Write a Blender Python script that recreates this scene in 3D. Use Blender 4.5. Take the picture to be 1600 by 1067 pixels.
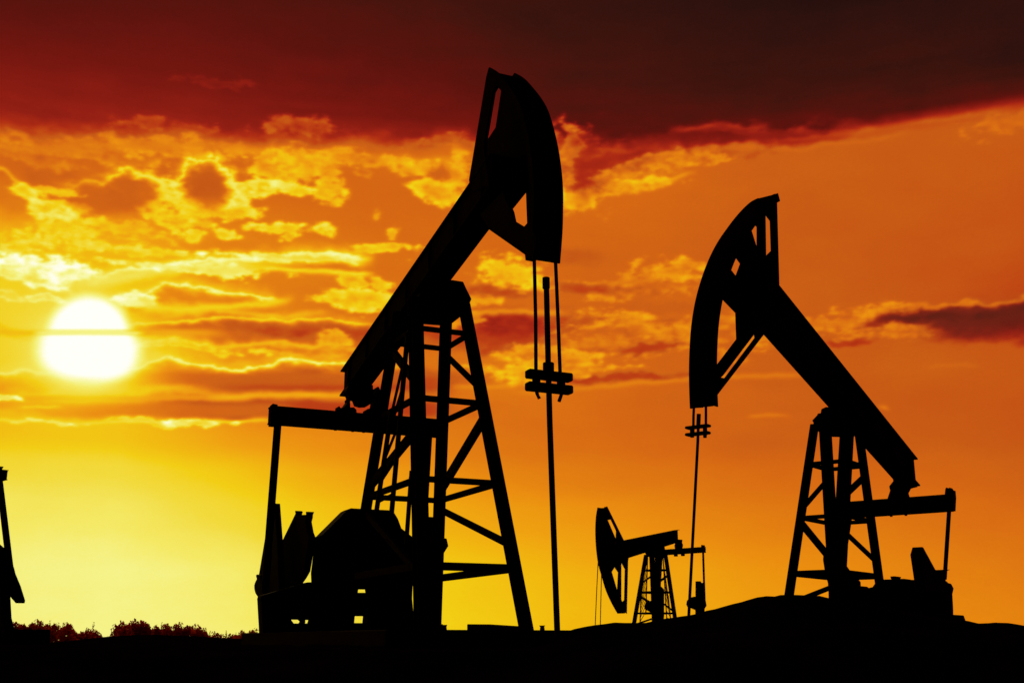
import bpy, bmesh, math, random
import numpy as np
from mathutils import Vector
from mathutils.geometry import tessellate_polygon

S = bpy.context.scene
for o in list(bpy.data.objects):
    bpy.data.objects.remove(o)

# ------------------------------------------------------------------ camera
F = 1778.0            # focal length in photo pixels (1600 wide)
HOR = 1000.0          # row of the horizon in the photo
PITCH = math.atan((HOR - 533.5) / F)
cam_d = bpy.data.cameras.new('camera')
cam = bpy.data.objects.new('camera', cam_d)
S.collection.objects.link(cam)
cam.location = (0, 0, 0)
cam.rotation_euler = (math.pi / 2 + PITCH, 0, 0)
cam_d.sensor_width = 36.0
cam_d.lens = F / 1600 * 36
cam_d.clip_start = 0.1
cam_d.clip_end = 20000
cam_d.dof.use_dof = True
cam_d.dof.focus_distance = 22.0
cam_d.dof.aperture_fstop = 3.5
S.camera = cam

# ------------------------------------------------------------------ light
SUN_AZ = math.atan((138 - 800) / F * math.cos(PITCH))     # left of straight ahead
SUN_EL = math.radians(14.0)
w = bpy.data.worlds.new('World')
S.world = w
w.use_nodes = True
nt = w.node_tree
bg = nt.nodes['Background']
sk = nt.nodes.new('ShaderNodeTexSky')
sk.sky_type = 'NISHITA'
sk.sun_disc = False
sk.sun_elevation = SUN_EL
sk.sun_rotation = SUN_AZ
nt.links.new(sk.outputs[0], bg.inputs[0])
bg.inputs[1].default_value = 0.0001       # dusk: the glowing cloud dome is the light
sd = bpy.data.lights.new('sun_light', 'SUN')
sd.energy = 0.22
sd.angle = math.radians(2.0)
sd.color = (1.0, 0.62, 0.25)
sun = bpy.data.objects.new('sun_light', sd)
S.collection.objects.link(sun)
sdir = Vector((math.sin(SUN_AZ) * math.cos(SUN_EL), math.cos(SUN_AZ) * math.cos(SUN_EL), math.sin(SUN_EL)))
sun.rotation_euler = sdir.to_track_quat('Z', 'Y').to_euler()
S.view_settings.view_transform = 'Standard'
S.view_settings.look = 'None'
S.view_settings.exposure = 0
S.view_settings.gamma = 1

# ------------------------------------------------------------------ materials
def lin(c):
    return tuple((v / 255 / 12.92) if v / 255 <= .04045 else ((v / 255 + .055) / 1.055) ** 2.4 for v in c)

def mat(name, col, rough=.9, scale=6.0, vary=.35, spec=.08, bump=.15, metal=0.0, transl=None):
    m = bpy.data.materials.new(name)
    m.use_nodes = True
    t = m.node_tree
    b = t.nodes['Principled BSDF']
    b.inputs['Roughness'].default_value = rough
    b.inputs['Specular IOR Level'].default_value = spec
    b.inputs['Metallic'].default_value = metal
    tc = t.nodes.new('ShaderNodeTexCoord')
    n = t.nodes.new('ShaderNodeTexNoise')
    n.inputs['Scale'].default_value = scale
    n.inputs['Detail'].default_value = 6
    t.links.new(tc.outputs['Object'], n.inputs['Vector'])
    r = t.nodes.new('ShaderNodeValToRGB')
    r.color_ramp.elements[0].position = .3
    r.color_ramp.elements[1].position = .72
    r.color_ramp.elements[0].color = tuple(c * (1 - vary) for c in col) + (1,)
    r.color_ramp.elements[1].color = tuple(c * (1 + vary) for c in col) + (1,)
    t.links.new(n.outputs['Fac'], r.inputs[0])
    t.links.new(r.outputs[0], b.inputs['Base Color'])
    bp = t.nodes.new('ShaderNodeBump')
    bp.inputs['Strength'].default_value = bump
    bp.inputs['Distance'].default_value = .02
    t.links.new(n.outputs['Fac'], bp.inputs['Height'])
    t.links.new(bp.outputs[0], b.inputs['Normal'])
    if transl:
        tr = t.nodes.new('ShaderNodeBsdfTranslucent')
        tr.inputs[0].default_value = tuple(transl) + (1,)
        ad = t.nodes.new('ShaderNodeMixShader')
        ad.inputs[0].default_value = .5
        t.links.new(b.outputs[0], ad.inputs[1])
        t.links.new(tr.outputs[0], ad.inputs[2])
        t.links.new(ad.outputs[0], t.nodes['Material Output'].inputs[0])
    return m

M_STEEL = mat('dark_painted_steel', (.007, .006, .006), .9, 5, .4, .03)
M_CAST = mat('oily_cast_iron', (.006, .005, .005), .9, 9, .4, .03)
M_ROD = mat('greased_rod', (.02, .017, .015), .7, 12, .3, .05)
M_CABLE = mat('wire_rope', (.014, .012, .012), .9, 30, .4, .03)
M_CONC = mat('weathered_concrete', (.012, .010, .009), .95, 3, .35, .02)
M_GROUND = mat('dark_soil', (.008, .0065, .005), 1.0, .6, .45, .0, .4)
M_LEAF = mat('haze_tinted_foliage', (.03, .006, .003), 1, 2, .5, 0, 0, 0, (.95, .10, .03))  # translucent red imitates the sun's haze and halo over the distant wood
M_BARK = mat('bark', (.03, .015, .01), 1, 4, .3, 0)

# ------------------------------------------------------------------ object helpers
def link(o):
    S.collection.objects.link(o)
    return o

def tag(o, label=None, cat=None, group=None, kind=None):
    if label: o['label'] = label
    if cat: o['category'] = cat
    if group: o['group'] = group
    if kind: o['kind'] = kind
    return o

def empty(name, loc, rz=0):
    o = bpy.data.objects.new(name, None)
    o.empty_display_size = .3
    o.location = loc
    o.rotation_euler = (0, 0, rz)
    return link(o)

class MB:
    """collects vertices and faces, then links them as one mesh object"""
    def __init__(self): self.v = []; self.f = []
    def quadbox(self, c):            # 8 corners: bottom 4 then top 4
        n = len(self.v); self.v += [tuple(p) for p in c]
        for a in ((0, 3, 2, 1), (4, 5, 6, 7), (0, 1, 5, 4), (1, 2, 6, 5), (2, 3, 7, 6), (3, 0, 4, 7)):
            self.f.append(tuple(n + i for i in a))
        return self
    def box(self, lo, hi):
        (a, b, c), (d, e, g) = lo, hi
        return self.quadbox([(a, b, c), (d, b, c), (d, e, c), (a, e, c), (a, b, g), (d, b, g), (d, e, g), (a, e, g)])
    def bar(self, p, q, wa, wb=None, up=(0, 0, 1)):   # rectangular section member
        p, q = Vector(p), Vector(q); d = (q - p).normalized(); u = Vector(up)
        if abs(d.dot(u)) > .95: u = Vector((1, 0, 0))
        x = d.cross(u).normalized(); y = x.cross(d).normalized(); wb = wb or wa
        c = []
        for o in (p, q):
            for sx, sy in ((-1, -1), (1, -1), (1, 1), (-1, 1)):
                c.append(o + x * sx * wa / 2 + y * sy * wb / 2)
        return self.quadbox(c)
    def angle(self, p, q, wa, up=(0, 0, 1), th=.012):  # L section member
        p, q = Vector(p), Vector(q); d = (q - p).normalized(); u = Vector(up)
        if abs(d.dot(u)) > .95: u = Vector((1, 0, 0))
        x = d.cross(u).normalized(); y = x.cross(d).normalized()
        self.bar(p - y * (wa / 2 - th / 2), q - y * (wa / 2 - th / 2), wa, th, up)
        self.bar(p - x * (wa / 2 - th / 2) + y * th / 2, q - x * (wa / 2 - th / 2) + y * th / 2, th, wa - th, up)
        return self
    def tube(self, pts, r, n=10, cap=True):
        pts = [Vector(p) for p in pts]
        rs = r if isinstance(r, (list, tuple)) else [r] * len(pts)
        base = len(self.v)
        for i, p in enumerate(pts):
            d = (pts[min(i + 1, len(pts) - 1)] - pts[max(i - 1, 0)]).normalized()
            u = Vector((0, 0, 1)) if abs(d.z) < .9 else Vector((1, 0, 0))
            x = d.cross(u).normalized(); y = d.cross(x)
            for k in range(n):
                a = 2 * math.pi * k / n
                self.v.append(tuple(p + (x * math.cos(a) + y * math.sin(a)) * rs[i]))
        for i in range(len(pts) - 1):
            for k in range(n):
                a = base + i * n + k; b = base + i * n + (k + 1) % n
                self.f.append((a, b, b + n, a + n))
        if cap:
            self.f.append(tuple(base + k for k in range(n))[::-1])
            self.f.append(tuple(base + (len(pts) - 1) * n + k for k in range(n)))
        return self
    def prism(self, outer, holes, mk, a, b):
        """outline (2D points) with holes, swept between levels a and b; mk(p, level) -> 3D"""
        loops = [outer] + list(holes)
        flat = [p for l in loops for p in l]
        tris = tessellate_polygon([[Vector((p[0], p[1], 0)) for p in l] for l in loops])
        n = len(self.v); N = len(flat)
        self.v += [tuple(mk(p, a)) for p in flat] + [tuple(mk(p, b)) for p in flat]
        for t in tris:
            self.f.append((n + t[0], n + t[1], n + t[2]))
            self.f.append((n + N + t[2], n + N + t[1], n + N + t[0]))
        k = 0
        for l in loops:
            for i in range(len(l)):
                i2 = (i + 1) % len(l)
                self.f.append((n + k + i, n + k + i2, n + N + k + i2, n + N + k + i))
            k += len(l)
        return self
    def build(self, name, m, parent=None, bevel=0.0):
        me = bpy.data.meshes.new(name)
        me.from_pydata(self.v, [], self.f)
        bm = bmesh.new(); bm.from_mesh(me)
        bmesh.ops.recalc_face_normals(bm, faces=bm.faces)
        if bevel:
            ed = [e for e in bm.edges if len(e.link_faces) == 2 and e.calc_face_angle(0) > .6]
            bmesh.ops.bevel(bm, geom=ed, offset=bevel, segments=1, affect='EDGES', clamp_overlap=True)
        bm.to_mesh(me); bm.free()
        me.materials.append(m)
        o = link(bpy.data.objects.new(name, me))
        if parent: o.parent = parent
        return o

# ------------------------------------------------------------------ frames: a pumpjack's own upright axes
FWV = np.array([0, math.cos(PITCH), math.sin(PITCH)])
UPV = np.array([0, -math.sin(PITCH), math.cos(PITCH)])

def side_weights(l, hole):
    """+1 where the outline faces right, -1 where it faces left, 0 where it faces up or down"""
    A = sum(l[i][0] * l[(i + 1) % len(l)][1] - l[(i + 1) % len(l)][0] * l[i][1] for i in range(len(l)))
    sg = 1 if A > 0 else -1
    o = []
    for i in range(len(l)):
        a, b, c = l[i - 1], l[i], l[(i + 1) % len(l)]
        nx = 0
        for p, q in ((a, b), (b, c)):
            d = math.hypot(q[0] - p[0], q[1] - p[1]) or 1
            nx += (q[1] - p[1]) / d * sg
        o.append(max(-1, min(1, nx * 2.5)))
    return o

class Frame:
    """s = forward along the walking beam (towards the head), t = across it, h = up.  m=-1: mirrored machine"""
    def __init__(s, ox, oy, phi, m, pix=None):
        s.O = np.array([ox, oy, 0.0]); s.m = m; s.pix = pix or (lambda x, y: (x, y))
        s.b = np.array([m * math.sin(phi), -math.cos(phi), 0]); s.e = np.array([m * math.cos(phi), math.sin(phi), 0])
        s.rz = math.atan2(s.b[1], s.b[0])
    def ray(s, x, y):
        x, y = s.pix(x, y)
        return FWV + (x - 800) / F * np.array([1, 0, 0]) - (y - 533.5) / F * UPV
    def T(s, x, y, t):
        d = s.ray(x, y); P = d * ((t + s.O @ s.e) / (d @ s.e)); return ((P - s.O) @ s.b, t, P[2])
    def S(s_, x, y, s):
        d = s_.ray(x, y); P = d * ((s + s_.O @ s_.b) / (d @ s_.b)); return (s, (P - s_.O) @ s_.e, P[2])
    def L(s, q):                      # (s,t,h) -> coordinates inside the machine's Empty
        return (q[0], s.m * q[1], q[2])
    def W(s, q):
        return s.O + s.b * q[0] + s.e * q[1] + np.array([0, 0, q[2]])
    def depth(s, q): return s.W(q) @ FWV
    def root(s, name, label, cat, group=None, z=0.0):
        r = empty(name, (s.O[0], s.O[1], 0), s.rz)
        return tag(r, label, cat, group)
    # prism lying in a plane across the machine (facing along s) or along it (facing along t)
    def slab_s(s, mb, outer, s0, s1, holes=()):
        hi = max(s0, s1); lo = min(s0, s1)
        def cv(l, hole):
            o = []
            for (x, y), wgt in zip(l, side_weights(l, hole)):
                k = wgt * s.m * (-1 if hole else 1)
                t = s.S(x, y, (hi + lo) / 2 + k * (hi - lo) / 2)[1]
                h = s.S(x, y, hi if not hole else (hi + lo) / 2)[2]
                o.append((t, h))
            return o
        mb.prism(cv(outer, 0), [cv(h, 1) for h in holes], lambda p, k: s.L((k, p[0], p[1])), lo, hi)
        return mb
    def slab_t(s, mb, outer, t0, t1, holes=(), comp=True):
        lo, hi = min(t0, t1), max(t0, t1)
        def cv(l, hole):
            o = []
            for (x, y), wgt in zip(l, side_weights(l, hole)):
                tt = (lo + hi) / 2 + wgt * s.m * (-1 if hole else 1) * (hi - lo) / 2
                q = s.T(x, y, tt); o.append((q[0], q[2]))
            return o
        mb.prism(cv(outer, 0), [cv(h, 1) for h in holes], lambda p, k: s.L((p[0], k, p[1])), lo, hi)
        return mb

# ------------------------------------------------------------------ the machine
def pumpjack(fr, D, label, name='pumpjack', detail=2):
    root = fr.root(name, label, 'pumpjack', 'pumpjacks on the oil field')
    L = fr.L
    Y0 = fr.O[1]
    px = Y0 / F                       # metres per photo pixel at the tower
    # ---- tower ------------------------------------------------------
    tw = D['tower']                   # sfb, sbb, tb, sft, sbt, tt, hb, hlev0
    def leg(n, h):
        k = (h - tw['hb']) / (tw['h0'] - tw['hb'])
        sb, st = ((tw['sfb'], tw['sft']) if n in 'AC' else (tw['sbb'], tw['sbt']))
        g = 1 if n in 'AB' else -1
        return (sb + (st - sb) * k, g * (tw['tb'] + (tw['tt'] - tw['tb']) * k), h)
    def leg_y(n, y):                  # height where the leg is seen at that photo row
        lo, hi = -3.0, 14.0
        for _ in range(40):
            mid = (lo + hi) / 2; P = fr.W(leg(n, mid)); yy = 533.5 - F * (P @ UPV) / (P @ FWV)
            if yy > fr.pix(0, y)[1]: lo = mid
            else: hi = mid
        return leg(n, lo)
    mb = MB()
    fr.slab_s(mb, D['saddle'], D.get('saddle_s', -.2) - .15, D.get('saddle_s', -.2) + .15)
    for pl in D.get('saddle2', []):
        fr.slab_s(mb, pl, D.get('saddle_s', -.2) - .3, D.get('saddle_s', -.2) - .17)
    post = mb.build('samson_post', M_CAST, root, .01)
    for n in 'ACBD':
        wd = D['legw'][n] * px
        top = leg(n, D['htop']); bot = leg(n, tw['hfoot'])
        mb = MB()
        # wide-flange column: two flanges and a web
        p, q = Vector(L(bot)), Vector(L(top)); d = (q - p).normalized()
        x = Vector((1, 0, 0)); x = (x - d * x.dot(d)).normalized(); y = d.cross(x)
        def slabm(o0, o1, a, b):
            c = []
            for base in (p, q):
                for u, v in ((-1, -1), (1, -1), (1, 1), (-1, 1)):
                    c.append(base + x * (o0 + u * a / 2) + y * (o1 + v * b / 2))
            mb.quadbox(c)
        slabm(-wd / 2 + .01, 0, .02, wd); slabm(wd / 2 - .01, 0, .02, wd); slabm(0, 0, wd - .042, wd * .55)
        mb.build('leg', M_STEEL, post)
    for lv in D['levels']:
        h, wb = lv
        for a, b in (('A', 'C'), ('A', 'B'), ('C', 'D'), ('D', 'B')):
            MB().bar(L(leg(a, h)), L(leg(b, h)), wb * px * .8, wb * px).build('brace', M_STEEL, post)
    for a, ya, b, yb, wb in D['diag']:
        MB().bar(L(leg_y(a, ya)), L(leg_y(b, yb)), wb * px * .55, wb * px).build('brace', M_STEEL, post)
    for (x0, y0, x1, y1), (x2, y2, x3, y3), sp, n, rw in D.get('ladders', []):
        mb = MB()
        a0, a1 = fr.T(x0, y0, sp), fr.T(x1, y1, sp); b0, b1 = fr.T(x2, y2, sp), fr.T(x3, y3, sp)
        mb.bar(L(a0), L(a1), rw, rw); mb.bar(L(b0), L(b1), rw, rw)
        for i in range(n):
            k = (i + .5) / n
            mb.tube([L([a0[j] + (a1[j] - a0[j]) * k for j in range(3)]), L([b0[j] + (b1[j] - b0[j]) * k for j in range(3)])], rw * .4, 6)
        mb.build('ladder', M_STEEL, post)
    # ---- walking beam -----------------------------------------------
    W = D['beamw']
    tt_, th_ = D['beam_top']; bt_, bh_ = D['beam_bot']
    A, B = fr.T(*tt_, -W), fr.T(*th_, -W); C, E = fr.T(*bt_, W), fr.T(*bh_, W)
    def top(s): return A[2] + (B[2] - A[2]) * (s - A[0]) / (B[0] - A[0])
    def bot(s): return C[2] + (E[2] - C[2]) * (s - C[0]) / (E[0] - C[0])
    st = A[0]; sh = D.get('beam_s1', B[0] + .55)
    mb = MB()
    def fl(s0, s1, f0, f1, w0, w1):
        mb.quadbox([L((s0, w0, f0(s0))), L((s1, w0, f0(s1))), L((s1, w1, f0(s1))), L((s0, w1, f0(s0))),
                    L((s0, w0, f1(s0))), L((s1, w0, f1(s1))), L((s1, w1, f1(s1))), L((s0, w1, f1(s0)))])
    T = .035
    fl(st, sh, lambda s: top(s) - T, top, -W, W)
    fl(st, sh, bot, lambda s: bot(s) + T, -W, W)
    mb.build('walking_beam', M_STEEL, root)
    beam = [o for o in root.children if o.name.startswith('walking_beam')][0]
    mb = MB(); fl(st + .18, sh, lambda s: bot(s) + T + .003, lambda s: top(s) - T - .003, -W * .82, -W * .82 + .03)
    mb.build('web_plate', M_STEEL, beam)
    mb = MB(); fl(st + .18, sh, lambda s: bot(s) + T + .003, lambda s: top(s) - T - .003, W * .82 - .03, W * .82)
    mb.build('web_plate', M_STEEL, beam)
    n = D.get('nstiff', 7)
    for i in range(n):
        s = st + .6 + (sh - st - 1.0) * i / (n - 1)
        for g in (-1, 1):
            mb = MB()
            g0, g1 = sorted((g * (W * .82 + .002), g * (W * .98)))
            mb.quadbox([L((s, g0, bot(s) + T + .004)), L((s + .02, g0, bot(s) + T + .004)), L((s + .02, g1, bot(s) + T + .004)), L((s, g1, bot(s) + T + .004)),
                        L((s, g0, top(s) - T - .004)), L((s + .02, g0, top(s) - T - .004)), L((s + .02, g1, top(s) - T - .004)), L((s, g1, top(s) - T - .004))])
            mb.build('stiffener', M_STEEL, beam)
    # ---- horse head --------------------------------------------------
    wh = D['headw']
    arc = [fr.T(x, y, wh) for x, y in D['arc']]
    # smooth the arc into a dense polyline
    a2 = [(q[0], q[2]) for q in arc]
    dense = []
    for i in range(len(a2) - 1):
        p0 = a2[max(i - 1, 0)]; p1 = a2[i]; p2 = a2[i + 1]; p3 = a2[min(i + 2, len(a2) - 1)]
        for k in range(4):
            u = k / 4
            dense.append(tuple(.5 * (2 * p1[j] + (p2[j] - p0[j]) * u + (2 * p0[j] - 5 * p1[j] + 4 * p2[j] - p3[j]) * u * u + (3 * p1[j] - p0[j] - 3 * p2[j] + p3[j]) * u ** 3) for j in (0, 1)))
    dense.append(a2[-1])
    def inset(l, d):
        o = []
        for i in range(len(l)):
            a = l[max(i - 1, 0)]; b = l[min(i + 1, len(l) - 1)]
            dx, dy = b[0] - a[0], b[1] - a[1]; n = math.hypot(dx, dy)
            o.append((l[i][0] + dy / n * d, l[i][1] - dx / n * d))
        return o
    # arc runs from top to bottom with +s outward: inward is (dy,-dx)
    i0 = D.get('facestart', 1)
    face = dense[i0:]
    fi = inset(face, .05)
    mb = MB()
    mb.prism(face + fi[::-1], [], lambda p, k: L((p[0], k, p[1])), -wh + .002, wh - .002)
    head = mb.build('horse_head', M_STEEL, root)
    rim = inset(dense, D.get('rim', .16))
    mb = MB()
    mb.prism(dense + rim[::-1], [], lambda p, k: L((p[0], k, p[1])), -wh, -wh + .03)
    mb.build('side_rim', M_STEEL, head)
    # far plate: arc on the outside, the rest traced
    conv = lambda l, t: [(q[0], q[2]) for q in (fr.T(x, y, t) for x, y in l)]
    mb = MB()
    mb.prism(dense + conv(D['farplate'], wh), [conv(h, wh) for h in D.get('farholes', [])], lambda p, k: L((p[0], k, p[1])), wh - .03, wh)
    mb.build('side_plate', M_STEEL, head)
    for poly in D['nearpieces']:
        mb = MB(); mb.prism(conv(poly, -wh), [], lambda p, k: L((p[0], k, p[1])), -wh + .001, -wh + .06)
        mb.build('strut', M_STEEL, head)
    # ---- bridle, carrier bar, rod ------------------------------------
    br = D['bridle']; s = br['s']
    for pl in br['cables']:
        MB().tube([L(fr.S(x, y, s)) for x, y in pl], br['cw'] * px / 2, 8).build('bridle_cable', M_CABLE, root)
    if 'bars' in br:
        for x0, x1, y0, y1 in br['bars']:
            q0 = fr.S(x0, y0, s); q1 = fr.S(x1, y0, s); hz = fr.S((x0 + x1) / 2, y0, s)[2]; lz = fr.S((x0 + x1) / 2, y1, s)[2]
            mb = MB()
            t0, t1 = q0[1], q1[1]
            mb.box(*[tuple(v) for v in ((s - .09, min(fr.m * t0, fr.m * t1), lz), (s + .09, max(fr.m * t0, fr.m * t1), hz))])
            mb.build('carrier_bar', M_CAST, root, .02)
        for x0, x1, y0, y1 in br['blocks']:
            q0 = fr.S(x0, y0, s); q1 = fr.S(x1, y1, s)
            c = (q0[1] + q1[1]) / 2; r = abs(q1[1] - q0[1]) / 2
            MB().tube([L((s, c, q1[2])), L((s, c, q0[2]))], r, 12).build('clamp', M_CAST, root, .006)
    for pl, wd in br['rods']:
        MB().tube([L(fr.S(x, y, s)) for x, y in pl], wd * px / 2, 10).build('polished_rod', M_ROD, root)
    # ---- equaliser ----------------------------------------------------
    eq = D['eq']; se = eq['s']; dw = eq.get('dw', .16)
    n0 = fr.S(*eq['near_top'], se + dw); n1 = fr.S(*eq['near_bot'], se)
    t0 = n1[1]; hz, lz = n0[2], n1[2]
    t1 = eq.get('far_t', -t0)
    mb = MB()
    a, b = sorted((fr.m * t0, fr.m * t1))
    mb.box((se - dw, a, lz), (se + dw, b, lz + .03)); mb.box((se - dw, a, hz - .03), (se + dw, b, hz))
    mb.box((se - dw * .75, a + .004, lz + .032), (se - dw * .75 + .03, b - .004, hz - .032))
    mb.box((se + dw * .75 - .03, a + .004, lz + .032), (se + dw * .75, b - .004, hz - .032))
    eqo = mb.build('equalizer', M_STEEL, root)
    for poly in eq.get('caps', []):
        mb = MB(); fr.slab_s(mb, poly, se - dw * .9, se + dw * .9); mb.build('end_cap', M_CAST, eqo)
    for poly in eq['bearing']:
        mb = MB(); fr.slab_s(mb, poly, se - .18, se + .18); mb.build('tail_bearing', M_CAST, eqo, .01)
    for x, y, r in eq.get('bolts', []):
        q = fr.S(x, y, se); MB().tube([L((se, q[1], lz - r)), L((se, q[1], lz + .05))], r, 8).build('bolt', M_CAST, eqo)
    # ---- pitman arms ---------------------------------------------------
    for pl, wd, sp in D['pitman']:
        MB().bar(L(fr.S(*pl[0], sp)), L(fr.S(*pl[1], sp)), wd * px, wd * px * .8, (1, 0, 0)).build('pitman_arm', M_STEEL, root, .01)
    # ---- drive ---------------------------------------------------------
    kids = {}
    for nm, plane, a, b, outer, holes, m_, par in D['drive']:
        mb = MB()
        (fr.slab_s if plane == 's' else fr.slab_t)(mb, outer, a, b, holes)
        o = mb.build(nm, m_, kids.get(par, root), 0 if holes else .012)
        kids[nm] = o
    for nm, p0, p1, r, m_ in D.get('drums', []):
        MB().tube([L(p0), L(p1)], r, 24).build(nm, m_, root, .01)
    return root

# ------------------------------------------------------------------ LEFT, nearest machine
FL = Frame(-1.545, 22.0, .435, 1)
DL = dict(
    tower=dict(sfb=2.197, sbb=-2.197, tb=.961, sft=.45, sbt=-.874, tt=.567, hb=.169, h0=5.88, hfoot=.1),
    htop=6.52, legw=dict(A=15.5, B=16, C=19, D=14.5),
    levels=[(5.88, 7.5), (4.397, 8.5), (2.81, 8.5), (1.243, 11)],
    diag=[('B', 553, 'A', 607, 9), ('A', 650, 'B', 768, 15), ('B', 795, 'A', 851, 10), ('D', 548, 'C', 600, 13),
          ('C', 668, 'D', 760, 14), ('C', 900, 'D', 800, 10)],
    ladders=[((637, 520, 612, 800), (612, 640, 588, 800), -.95, 5, .075), ((643, 735, 635, 850), (642, 745, 634.5, 850), -.9, 2, .06)],
    saddle=[(640, 480), (659, 500), (708, 504), (722, 493), (731.5, 480), (737, 467), (731, 455), (728, 449), (724, 440), (705, 437), (680, 437), (650, 455)],
    beamw=.28, beam_top=((532, 579), (735, 283)), beam_bot=((582, 600), (765, 358)), beam_s1=3.3,
    headw=.27, facestart=4,
    arc=[(805.9, 114.9), (820, 123.5), (836, 141), (849, 158.5), (858.4, 177.6), (866.4, 204.7), (872.8, 233.4), (877.5, 265), (880, 297), (880, 329), (879, 364), (875.3, 411.8)],
    farplate=[(850, 408), (826, 352), (824, 299), (799, 330), (765, 356), (735, 320), (745, 262), (757, 229), (776.5, 200), (785, 144), (781, 120), (801, 122)],
    nearpieces=[[(763.5, 106), (775.6, 117), (786, 120), (786, 145), (775.6, 134.6), (770, 144), (755.5, 230), (764, 290), (735, 300), (732.6, 281), (759.7, 120)],
                [(763.8, 358.6), (820, 398), (821, 407), (832, 409), (838, 372), (824.3, 348), (817.6, 355.4), (802, 346), (798.8, 331), (785, 300), (750, 335)]],
    bridle=dict(s=4.95, cw=5.0, cables=[[(834.8, 405), (837, 500), (837.5, 600), (839, 614), (843, 623)], [(868, 408), (872, 500), (875.8, 600), (878, 614), (873.5, 627)]],
                bars=[(823.3, 892, 580.7, 593.6), (823, 892.5, 600, 613)],
                blocks=[(832, 844, 585, 609), (870.6, 882.8, 585, 609), (849, 865, 566, 583), (848, 858.6, 433, 452)],
                rods=[([(853.5, 434), (856.5, 566)], 7.5), ([(856.5, 566), (859, 660), (871.5, 1010)], 7.5)]),
    eq=dict(s=-5.0, near_top=(422, 633), near_bot=(420, 662), caps=[[(422, 630), (419.4, 663), (432, 664), (434, 632)]],
            bearing=[[(541, 598), (536, 606), (535, 612), (540, 616), (541, 622), (532, 635), (520, 640), (548, 645), (545, 622), (546.5, 620), (550, 622), (553, 630), (562, 632.5), (577, 632.5), (584, 627), (583, 602), (575, 596)],
                     [(582, 604), (586, 603.5), (592, 604), (595, 610), (597, 645), (566, 648), (567, 638), (577, 636)],
                     [(524, 634), (530, 634), (532, 637), (553, 636), (557, 640), (558, 650), (522, 650)]],
            bolts=[(524, 672, .035), (551, 674, .035), (568, 676, .035)]),
    pitman=[(((434.5, 655), (414.5, 915)), 12.5, -5.0), (((666.5, 680), (652, 915)), 19, -5.0)],
    drive=[
        ('crank', 't', -1.06, -.9, [(463.2, 798), (470.9, 798), (472, 804.8), (478.7, 803.7), (480.8, 799), (488, 799.6), (489, 808.9), (487.4, 815), (490.5, 831.6), (494, 840), (485, 893), (478.7, 904), (470, 916), (425, 925), (430, 875), (442, 842), (457, 811)], [], M_CAST, None),
        ('counterweight', 't', -1.42, -1.28, [(423, 786), (437.9, 786.6), (442, 842), (446, 930), (404, 930), (404.4, 897)], [], M_CAST, 'crank'),
        ('crank_pin', 't', -1.54, -1.46, [(400, 897.5), (404, 897), (412, 898), (416, 930), (402.8, 932.7), (399, 927), (397.3, 921), (397, 914), (398.5, 909), (401, 904), (400, 901)], [], M_CAST, 'crank'),
        ('gearbox', 's', -5.6, -5.0, [(492.5, 835.7), (532, 795.5), (539, 793), (547, 793.5), (614, 797), (622, 810), (627.5, 825), (645.5, 839), (646, 915), (486.5, 915), (485.5, 893)], [], M_CAST, None),
        ('skid', 's', -5.5, -5.1, [(403, 930), (475, 909), (645, 909), (644, 935), (646.5, 962), (650, 966), (650, 990), (404.8, 990), (404, 974), (401.8, 934)],
         [[(557, 926), (557.5, 920), (570, 920), (571, 926)], [(553.5, 973), (554.5, 962), (567, 962), (566, 973)],
          [(454.5, 967.5), (465, 967.5), (470, 972), (469, 973.6), (459, 973.6)], [(477, 968), (481.5, 968), (480, 973.4), (473, 973.6)]], M_STEEL, None),
        ('far_crank', 't', 1.0, 1.3, [(655, 808), (690, 808), (692.6, 840), (698.4, 841), (701, 853), (691.5, 868), (690, 930), (655, 930)], [], M_CAST, None),
        ('pedestal', 's', -3.6, -3.2, [(646, 880), (690, 880), (688, 976), (697, 985), (697, 990), (650, 990), (648, 930)], [], M_STEEL, None),
        ('anchor_block', 't', .8, 1.3, [(729.5, 974.5), (818, 978), (830, 990), (729.5, 990)], [], M_CONC, None),
    ],
)
DL['drums'] = []

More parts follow.
